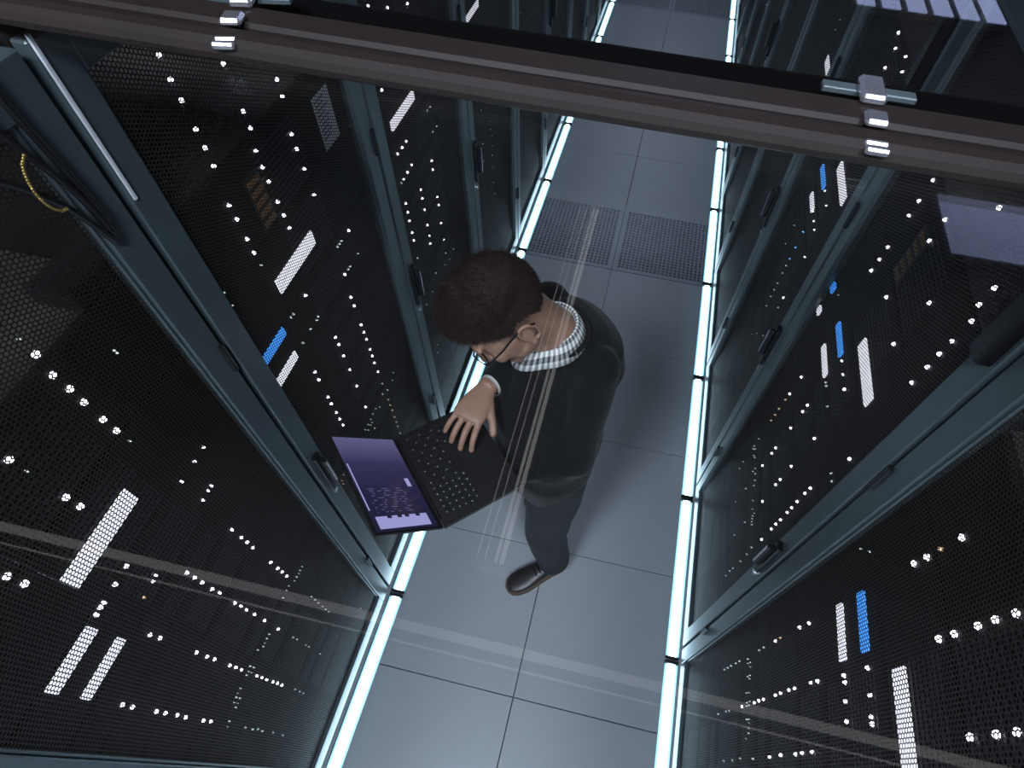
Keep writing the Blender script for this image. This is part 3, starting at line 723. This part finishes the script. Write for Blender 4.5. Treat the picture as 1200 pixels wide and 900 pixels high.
def hand_shapes(mb, wrist, fdir, updir, thumb, curls, spread=0.0, thumb_dir=None, scale=1.0):
    fdir = fdir.normalized(); side = fdir.cross(updir).normalized() * thumb; upv = side.cross(fdir).normalized()
    if upv.dot(updir) < 0: upv = -upv
    def L(a, b, c): return wrist + (side * a + fdir * b + upv * c) * scale
    ax, bx = side, upv
    rings = []
    for y, a, b in ((-0.03, .026, .019), (0.0, .027, .018), (.03, .036, .017), (.065, .042, .0155), (.088, .042, .0135), (.100, .036, .010)):
        rings.append(ell(L(0.0, y, 0.0), a * scale, b * scale, ax, bx, 20, 2.4))
    mb.loft(rings)
    tips = []
    for i, (x, ln, r) in enumerate(((.0315, .074, .0088), (.0108, .082, .0090), (-.0105, .076, .0087), (-.0305, .060, .0078))):
        a = 0; p = L(x * .93, .078, -0.001); pts = [p]; rad = [r * 1.12 * scale]
        d = fdir
        for seg, frac in enumerate((.46, .30, .24)):
            a += math.radians(curls[i][seg])
            d = (fdir * math.cos(a) - upv * math.sin(a) + side * (x * spread)).normalized()
            for h in (.5, 1): pts.append(p + d * (ln * frac + (.012 if seg == 0 else 0)) * scale * h); rad.append(r * scale * (1.0 - .07 * seg - .04 * h))
            p = pts[-1]
        mb.tube(pts, rad, 12); mb.ball(p, rad[-1]); tips.append(p)
        mb.ball(pts[0], rad[0] * 1.02)
    td = thumb_dir or (side * .75 + fdir * .62 - upv * .2)
    td = td.normalized(); p0 = L(.018, .018, -.004); p1 = L(.036, .045, -.007)
    p2 = p1 + td * .034 * scale; p3 = p2 + (td + fdir * .25 - upv * .25).normalized() * .028 * scale
    mb.tube([p0, p1, p2, p3], [.014 * scale, .0125 * scale, .0102 * scale, .0088 * scale], 12); mb.ball(p3, .0088 * scale)
    return tips

# ---- body: head, neck, core, arms and hands in one surface
b = MB()
b.ball(hd(0, -0.012, 0.030), (0.073, 0.093, 0.083), HR)              # cranium
b.ball(hd(0, 0.040, -0.030), (0.060, 0.056, 0.080), HR)              # face
b.ball(hd(0, 0.030, -0.070), (0.056, 0.056, 0.045), HR)              # jaw
b.ball(hd(0, 0.070, -0.103), (0.026, 0.022, 0.020), HR)              # chin
b.ball(hd(0, 0.083, 0.014), (0.050, 0.014, 0.013), HR)               # brow
for s in (-1, 1): b.ball(hd(s * .040, 0.068, -0.036), (0.020, 0.020, 0.020), HR)   # cheek bones
b.tube([hd(0, 0.090, 0.006), hd(0, 0.104, -0.022), hd(0, 0.112, -0.042)], [0.008, 0.010, 0.012], 10); b.ball(hd(0, 0.113, -0.043), 0.012)
for s in (-1, 1): b.ball(hd(s * .011, 0.101, -0.046), 0.0085)
b.ball(hd(0, 0.092, -0.070), (0.023, 0.010, 0.006), HR); b.ball(hd(0, 0.090, -0.080), (0.020, 0.010, 0.0065), HR)
for s in (-1, 1):
    er = HR @ Matrix.Rotation(s * -0.35, 3, 'Z')
    ring = [hd(s * (.077 + .006 * math.sin(t)), -.012 + .018 * math.cos(t) - .004, -.026 + .030 * math.sin(t)) for t in [i * math.pi / 8 for i in range(15)]]
    b.tube(ring, 0.0050, 8)
    b.ball(hd(s * .074, -.008, -.026), (0.006, 0.015, 0.024), er); b.ball(hd(s * .076, -.004, -.052), (0.006, 0.008, 0.009), er)
b.loft([ell(hd(0, -0.030, 0.0).lerp(NECK_B, t), a, a2, HL, HF, 20, 2.0) for t, a, a2 in ((0, .055, .060), (.35, .056, .060), (.65, .058, .062), (.9, .066, .066), (1.05, .075, .068))])
core = [(0.90, .11, .08, .04, .02), (1.0, .115, .085, .02, .01), (1.12, .115, .085, -.02, -.02), (1.25, .11, .085, -.05, -.032), (1.34, .10, .075, -.05, -.032), (1.40, .075, .055, -.02, -.025), (1.44, .055, .050, .02, -.014)]
b.loft([ell(pt(l, f, z), a, a2, LV, FV) for z, a, a2, f, l in core])
for S, E_, W in ((SH_R, EL_R, WR_R), (SH_L, EL_L, WR_L)):
    b.tube([S, S.lerp(E_, .5), E_, E_.lerp(W, .3), W], [.040, .042, .036, .038, .026], 16); b.ball(S, .042); b.ball(E_, .037)
for H_, K, N in ((HIP_R, KN_R, AN_R), (HIP_L, KN_L, AN_L)):
    b.tube([H_, H_.lerp(K, .5), K, K.lerp(N, .35), N], [.055, .055, .05, .05, .034], 16); b.ball(H_, .055); b.ball(K, .05)
TIPS_R = hand_shapes(b, WR_R, Vector((-0.24, -0.94, -0.05)), Vector((0.05, -0.02, 1)), -1, [(12, 26, 20), (12, 26, 20), (13, 27, 20), (12, 26, 20)], 5.0, Vector((0.40, -0.80, -0.22)), 1.10)
hand_shapes(b, WR_L, Vector((-0.95, -0.18, 0.24)), Vector((0.2, 0, -1)), 1, [(-4, 10, 12)] * 4, 2.0, Vector((-0.7, -0.62, 0.05)))
body = addman(solid(b, 'body', M['skin'], 0.0030, 3)); body['label'] = 'bare skin of face, neck and hands'

# ---- eyes
for s in (-1, 1):
    e = addman(MB().ball(hd(s * .031, 0.0680, -0.006), 0.0115).obj('eye', M['eye'], smooth=True))
    q = addman(MB().ball(hd(s * .031, 0.0755, -0.010), 0.0056).obj('iris', M['iris'], smooth=True))

# ---- hair: a cap shaped by the hair line, and short strands growing from it
def hair_limit(az):
    """lowest head-local height of hair at azimuth az (0 = forehead, pi = nape)"""
    a = abs(az)
    ks = [(0, .074), (.45, .070), (.75, .056), (1.05, .042), (1.25, .022), (1.42, .004), (1.60, .018), (1.95, .004), (2.2, -.030), (2.6, -.055), (3.15, -.062)]
    for (a0, z0), (a1, z1) in zip(ks, ks[1:]):
        if a0 <= a <= a1: return z0 + (z1 - z0) * (a - a0) / (a1 - a0)
    return ks[-1][1]
HC = Vector((0, -0.012, 0.030)); HRAD = Vector((0.0765, 0.0965, 0.0865))
hr = random.Random(3)
def thick(az, zz):
    top = max(0, min(1, (zz - .02) / .07)); front = max(0, math.cos(az))
    return 0.0020 + 0.014 * top + 0.008 * top * front
mb = MB(); NA, NL = 64, 22
for i in range(NA):
    az = -math.pi + 2 * math.pi * i / NA
    lim = hair_limit(az)
    lat0 = math.asin(max(-.93, min(1, (lim - HC.z) / HRAD.z)))
    for j in range(NL):
        lat = lat0 + (math.pi / 2 - lat0) * j / (NL - 1)
        d = Vector((math.sin(az) * math.cos(lat), math.cos(az) * math.cos(lat), math.sin(lat)))
        base = Vector((d.x * HRAD.x, d.y * HRAD.y, d.z * HRAD.z)) + HC
        th = thick(az, base.z) * min(1, .12 + j / 4.0) + hr.uniform(-.0012, .0012)
        if j == NL - 1: th = .0165
        q = base + d * th
        mb.v.append(tuple(hd(*q)))
for i in range(NA):
    for j in range(NL - 1):
        a_, c_ = i * NL + j, ((i + 1) % NA) * NL + j
        mb.f.append((c_, a_, a_ + 1, c_ + 1))
hair = addman(mb.obj('hair', M['hair'], smooth=True)); hair['label'] = 'short dark brown hair'
st = MB()
for n in range(16000):
    az = hr.uniform(-math.pi, math.pi); lim = hair_limit(az); lat0 = math.asin(max(-.93, (lim - HC.z) / HRAD.z))
    lat = math.asin(hr.uniform(math.sin(lat0), 1))
    d = Vector((math.sin(az) * math.cos(lat), math.cos(az) * math.cos(lat), math.sin(lat)))
    base = Vector((d.x * HRAD.x, d.y * HRAD.y, d.z * HRAD.z)) + HC
    th = thick(az, base.z)
    root = base + d * th * .55
    comb = Vector((0, .55, -.1)) if base.z > .05 else Vector((0, .1, -.9))
    dr = (d * 0.75 + comb + Vector((hr.gauss(0, .22), hr.gauss(0, .22), hr.gauss(0, .22)))).normalized()
    ln = th * .8 + .004 + hr.uniform(0, .006)
    w_ = d.cross(dr).normalized() * 0.0009
    tip = root + dr * ln; k = len(st.v)
    st.v += [tuple(hd(*(root - w_))), tuple(hd(*(root + w_))), tuple(hd(*tip))]; st.f.append((k, k + 1, k + 2))
so = st.obj('hair_strands', M['hair']); so.parent = hair; so['kind'] = 'stuff'

# ---- glasses worn by him: frame, with lenses and temple arms under it
fr = MB()
for s in (-1, 1):
    rim = [hd(s * .033 + .024 * math.cos(t), 0.103 - .004 * abs(math.cos(t)), -.008 + .019 * math.sin(t)) for t in [i * math.pi / 12 for i in range(25)]]
    fr.tube(rim, 0.0018, 8, False)
fr.tube([hd(-.012, .103, -.004), hd(0, .107, -.001), hd(.012, .103, -.004)], .0017, 8)
gl = addman(fr.obj('eyeglasses', M['glasses'], smooth=True)); gl['label'] = 'thin black eyeglasses'
def addg(o): o.parent = gl; return o
for s in (-1, 1):
    lens = MB(); lens.loft([[hd(s * .033 + .0235 * math.cos(t), 0.103 - .004 * abs(math.cos(t)) + e, -.008 + .0185 * math.sin(t)) for t in [i * math.pi / 10 for i in range(20)]] for e in (-.0006, .0006)])
    addg(lens.obj('lens', M['lens']))
    addg(MB().tube([hd(s * .056, .099, -.002), hd(s * .072, .090, -.001), hd(s * .081, .045, .001), hd(s * .0835, -.002, .004), hd(s * .082, -.028, -.004), hd(s * .080, -.040, -.018)], [.0022, .0024, .0022, .0022, .0024, .0022], 8).obj('temple_arm', M['glasses'], smooth=True))

# ---- sweater
b = MB()
tor = [(0.800, .150, .118, .060), (0.86, .158, .128, .060), (0.93, .160, .140, .058), (1.02, .158, .150, .052), (1.10, .172, .150, .030), (1.20, .154, .136, -.026), (1.29, .152, .124, -.054), (1.36, .142, .114, -.052), (1.405, .116, .094, -.028), (1.432, .086, .080, .006)]
b.loft([ell(pt(-.032 if z > 1.15 else (-.012 if z > 1.05 else .020), f, z), a, a2, LV, FV) for z, a, a2, f in tor])
for S, E_, W in ((SH_R, EL_R, WR_R), (SH_L, EL_L, WR_L)):
    we = W + (E_ - W).normalized() * .022
    b.tube([S + UV * .0, S.lerp(E_, .4), E_, E_.lerp(we, .35), E_.lerp(we, .8), we], [.060, .060, .059, .058, .050, .041], 20); b.ball(S, .061); b.ball(E_, .058)
sw = addman(solid(b, 'sweater', M['sweater'], 0.0055, 8, None, folds(0.0026, 22, 5))); sw['label'] = 'black crew-neck sweater'
# ribbed neck band and hem
nb = [pt(-.014 + .078 * math.cos(t), .020 + .072 * math.sin(t) , 1.432 + .010 * math.cos(t) ** 2 - .012 * math.sin(t)) for t in [i * math.pi / 16 for i in range(33)]]
addman(MB().tube(nb, .0085, 10, False).obj('neck_band', M['sweater'], smooth=True))

# ---- shirt: gingham collar and cuffs
def collar():
    mb = MB(); uvs = []; n = 48
    prof_ = [(.056, .026), (.058, .036), (.063, .040), (.072, .029), (.083, .008), (.092, -.014)]
    for i in range(n + 1):
        t = 2 * math.pi * i / n + math.pi / 2
        for j, (r, h) in enumerate(prof_):
            open_ = max(0, math.sin(t)) ** 6
            rr = r + (.020 * open_ if j > 2 else 0)
            hh = h - (.030 * open_ if j > 2 else .012 * open_)
            p = pt(-.015 + rr * .98 * math.cos(t), .036 + rr * .98 * math.sin(t), 1.440 + hh + .012 * -math.sin(t))
            mb.v.append(tuple(p)); uvs.append((i * .85, j * .70))
    m = len(prof_)
    for i in range(n):
        for j in range(m - 1): mb.f.append((i * m + j, (i + 1) * m + j, (i + 1) * m + j + 1, i * m + j + 1))
    me = mb.mesh('shirt_collar', M['gingham'], True)
    ul = me.uv_layers.new(name='UVMap')
    for lp_ in me.loops: ul.data[lp_.index].uv = uvs[lp_.vertex_index]
    o = link('shirt_collar', me)
    s_ = o.modifiers.new('t', 'SOLIDIFY'); s_.thickness = 0.002
    return o
c_ = addman(collar()); c_['label'] = 'grey and white gingham shirt collar'
for E_, W in ((EL_R, WR_R), (EL_L, WR_L)):
    d_ = (E_ - W).normalized()
    addman(MB().tube([W + d_ * .012, W + d_ * .016, W + d_ * .034], [.0335, .0345, .034], 20, False).obj('shirt_cuff', M['cuff'], smooth=True))['label'] = 'white shirt cuff'

# ---- trousers
b = MB()
b.loft([ell(pt(.022, f, z), a, a2, LV, FV) for z, a, a2, f in ((0.98, .135, .100, .045), (0.92, .140, .105, .05), (0.84, .142, .105, .052), (0.78, .135, .098, .052))])
for H_, K, N in ((HIP_R, KN_R, AN_R), (HIP_L, KN_L, AN_L)):
    b.tube([H_ - UV * .03, H_.lerp(K, .5), K, K.lerp(N, .5), N + UV * .05, N - UV * .005], [.086, .086, .076, .072, .070, .074], 20); b.ball(H_ - UV * .03, .086)
tro = addman(solid(b, 'trousers', M['trousers'], 0.0065, 6, None, folds(0.0045, 20, 12))); tro['label'] = 'dark charcoal trousers'

# ---- shoes
def shoe(heel, toe, label):
    heel, toe = Vector(heel), Vector(toe); f = (toe - heel); f.z = 0; ln = f.length; f.normalize(); l = UV.cross(f)
    iv = inv
    def P(a, y, z): return heel + f * (y * ln) + l * a + UV * z
    b = MB(); rings = []
    for y, w_, h in ((0.02, .020, .060), (.08, .032, .075), (.22, .036, .088), (.38, .037, .078), (.55, .042, .062), (.72, .047, .050), (.86, .042, .042), (.95, .030, .034), (.995, .012, .026)):
        rings.append([P(w_ * math.copysign(abs(math.cos(t)) ** .8, math.cos(t)), y, .020 + (h - .018) * (.5 + .5 * math.sin(t))) for t in [i * math.pi / 10 for i in range(20)]])
    b.loft(rings)
    b.tube([P(0, .20, .05), P(0, .18, .115)], [.040, .043], 18)
    r = addman(solid(b, 'shoe', M['shoe'], .004, 4)); r['label'] = label
    s_ = MB(); out = []
    for y, w_ in ((-.01, .012), (.03, .028), (.12, .037), (.30, .038), (.5, .043), (.72, .051), (.87, .046), (.96, .034), (1.01, .012)): out.append((y, w_))
    poly = [P(w_, y, 0) for y, w_ in out] + [P(-w_, y, 0) for y, w_ in reversed(out)]
    s_.prism(poly, (0, 0, .024)); q = s_.obj('sole', M['sole']); q.parent = r
    for i in range(3):
        a = MB().tube([P(-.022, .40 + i * .07, .082 - i * .006), P(0, .405 + i * .07, .088 - i * .007), P(.022, .40 + i * .07, .082 - i * .006)], .0025, 6).obj('lace', M['black']); a.parent = r
shoe((-0.025, 0.828, 0), (-0.238, 0.655, 0), 'dark leather shoe')
shoe((-0.080, 1.240, 0), (-0.245, 1.030, 0), 'dark leather shoe')

# ------------------------------------------------------------------ laptop
LZ = 1.098
HA, HB = on_z(466, 518, LZ), on_z(520, 618, LZ)
cen = (HA + HB) / 2; hx = (HB - HA); LW = hx.length + .012; hx.normalize()     # hx: from his right to his left along the hinge
hyv = UV.cross(hx); 
if hyv.dot(FV) > 0: hyv = -hyv                                                 # hyv: from the hinge towards him
LD = 0.228
lt = thing('laptop', "thin black open laptop resting on the man's forearm", 'laptop', tuple(cen))
liv = Matrix.Translation(-lt.location)
def addl(o, par=None):
    o.parent = par or lt
    if par is None: o.matrix_parent_inverse = liv
    return o
def lp_(u, v, z): return cen + hx * u + hyv * v + UV * z
def lbox(u0, u1, v0, v1, z0, z1, fn=lp_, c=0.0):
    mb = MB(); P = [fn(u, v, z) for z in (z0, z1) for u, v in ((u0, v0), (u1, v0), (u1, v1), (u0, v1))]
    mb.v = [tuple(p) for p in P]; mb.f = [(3, 2, 1, 0), (4, 5, 6, 7), (0, 1, 5, 4), (1, 2, 6, 5), (2, 3, 7, 6), (3, 0, 4, 7)]
    return mb
def merge(list_):
    r = MB()
    for m_ in list_:
        n = len(r.v); r.v += m_.v; r.f += [tuple(i + n for i in f) for f in m_.f]
    return r
h = LW / 2
addl(lbox(-h, h, 0, LD, 0, .012).obj('base', M['laptop']))
keys = []; legs = []
rows = 6; kw = (LW - .026) / 14.5
for r_ in range(rows):
    v0 = .018 + r_ * .0172
    n = 14; off = (0, .2, .35, .5, .75, 0)[r_] * kw * .5
    for i in range(n):
        u0 = -h + .013 + i * kw + off
        if u0 + kw > h - .010: continue
        if r_ == rows - 1 and 4 <= i <= 8:
            if i == 4: keys.append(lbox(u0, u0 + kw * 5 - .002, v0, v0 + .0148, .012, .0145))
            continue
        keys.append(lbox(u0, u0 + kw - .0022, v0, v0 + .0148, .012, .0145))
        if (i + r_) % 2 == 0 or i > 8: legs.append(lbox(u0 + kw * .35, u0 + kw * .52, v0 + .005, v0 + .008, .0145, .0148))
k_ = addl(merge(keys).obj('keyboard', M['key'])); k_['kind'] = 'stuff'
l_ = addl(merge(legs).obj('key_legends', M['legend'])); l_['kind'] = 'stuff'
addl(lbox(-.05, .05, .135, .200, .012, .0124).obj('touchpad', M['key']))
addl(MB().tube([lp_(-h * .85, 0, .010), lp_(h * .85, 0, .010)], .006, 10).obj('hinge', M['black']))
# lid leaning back
LIDTOP = on_z(396, 513, 1.252).lerp(on_z(440, 623, 1.252), .5)
lid_dir = (LIDTOP - (cen + UV * .012)).normalized(); LH = .212
lid_n = hx.cross(lid_dir).normalized()
if lid_n.dot(hyv) < 0: lid_n = -lid_n                                          # towards him
def ld(u, v, z): return cen + UV * .012 + hx * u + lid_dir * v + lid_n * z
lid = addl(lbox(-h, h, .002, LH, -.006, 0, ld).obj('lid', M['laptop'])); lid['label'] = 'screen lid leaning back'
W_ = h - .007
sc_ = addl(lbox(-W_, W_, .016, LH - .007, 0, .0006, ld).obj('screen', M['screen']), lid); sc_['label'] = 'dim indigo screen'
ul = sc_.data.uv_layers.new(name='UVMap')
for l_ in sc_.data.loops:
    q = l_.vertex_index % 4; ul.data[l_.index].uv = (0 if q in (0, 3) else 1, 0 if q < 2 else 1)
def scr(u0, u1, v0, v1, m, name, z=.0009):
    """u from his right (0) to his left (1), v from hinge (0) to lid top (1)"""
    U = lambda u: -W_ + 2 * W_ * u
    Vv = lambda v: .016 + (LH - .023) * v
    return addl(lbox(U(u0), U(u1), Vv(v0), Vv(v1), .0006, z, ld).obj(name, m), lid)
scr(.855, .975, .10, .93, M['screen_white'], 'screen_window')
for q in (.22, .40, .52, .68): scr(.855, .878, q, q + .07, M['screen_dark'], 'screen_tab', .0011)
scr(.30, .79, .955, .975, M['screen_white'], 'screen_bar')
scr(.47, .56, .10, .17, M['screen_white'], 'screen_badge')
tx = random.Random(5)
for i in range(11):
    u = .57 + i * .024
    txt = []
    v = .25 + tx.uniform(0, .1)
    while v < .85:
        w2 = tx.uniform(.03, .10); txt.append((v, min(v + w2, .86))); v += w2 + tx.uniform(.03, .16)
    parts_ = [lbox(-W_ + 2 * W_ * u, -W_ + 2 * W_ * (u + .007), .016 + (LH - .023) * a_, .016 + (LH - .023) * b_, .0006, .0009, ld) for a_, b_ in txt]
    o = addl(merge(parts_).obj('screen_text', M['screen_text']), lid); o['kind'] = 'stuff'
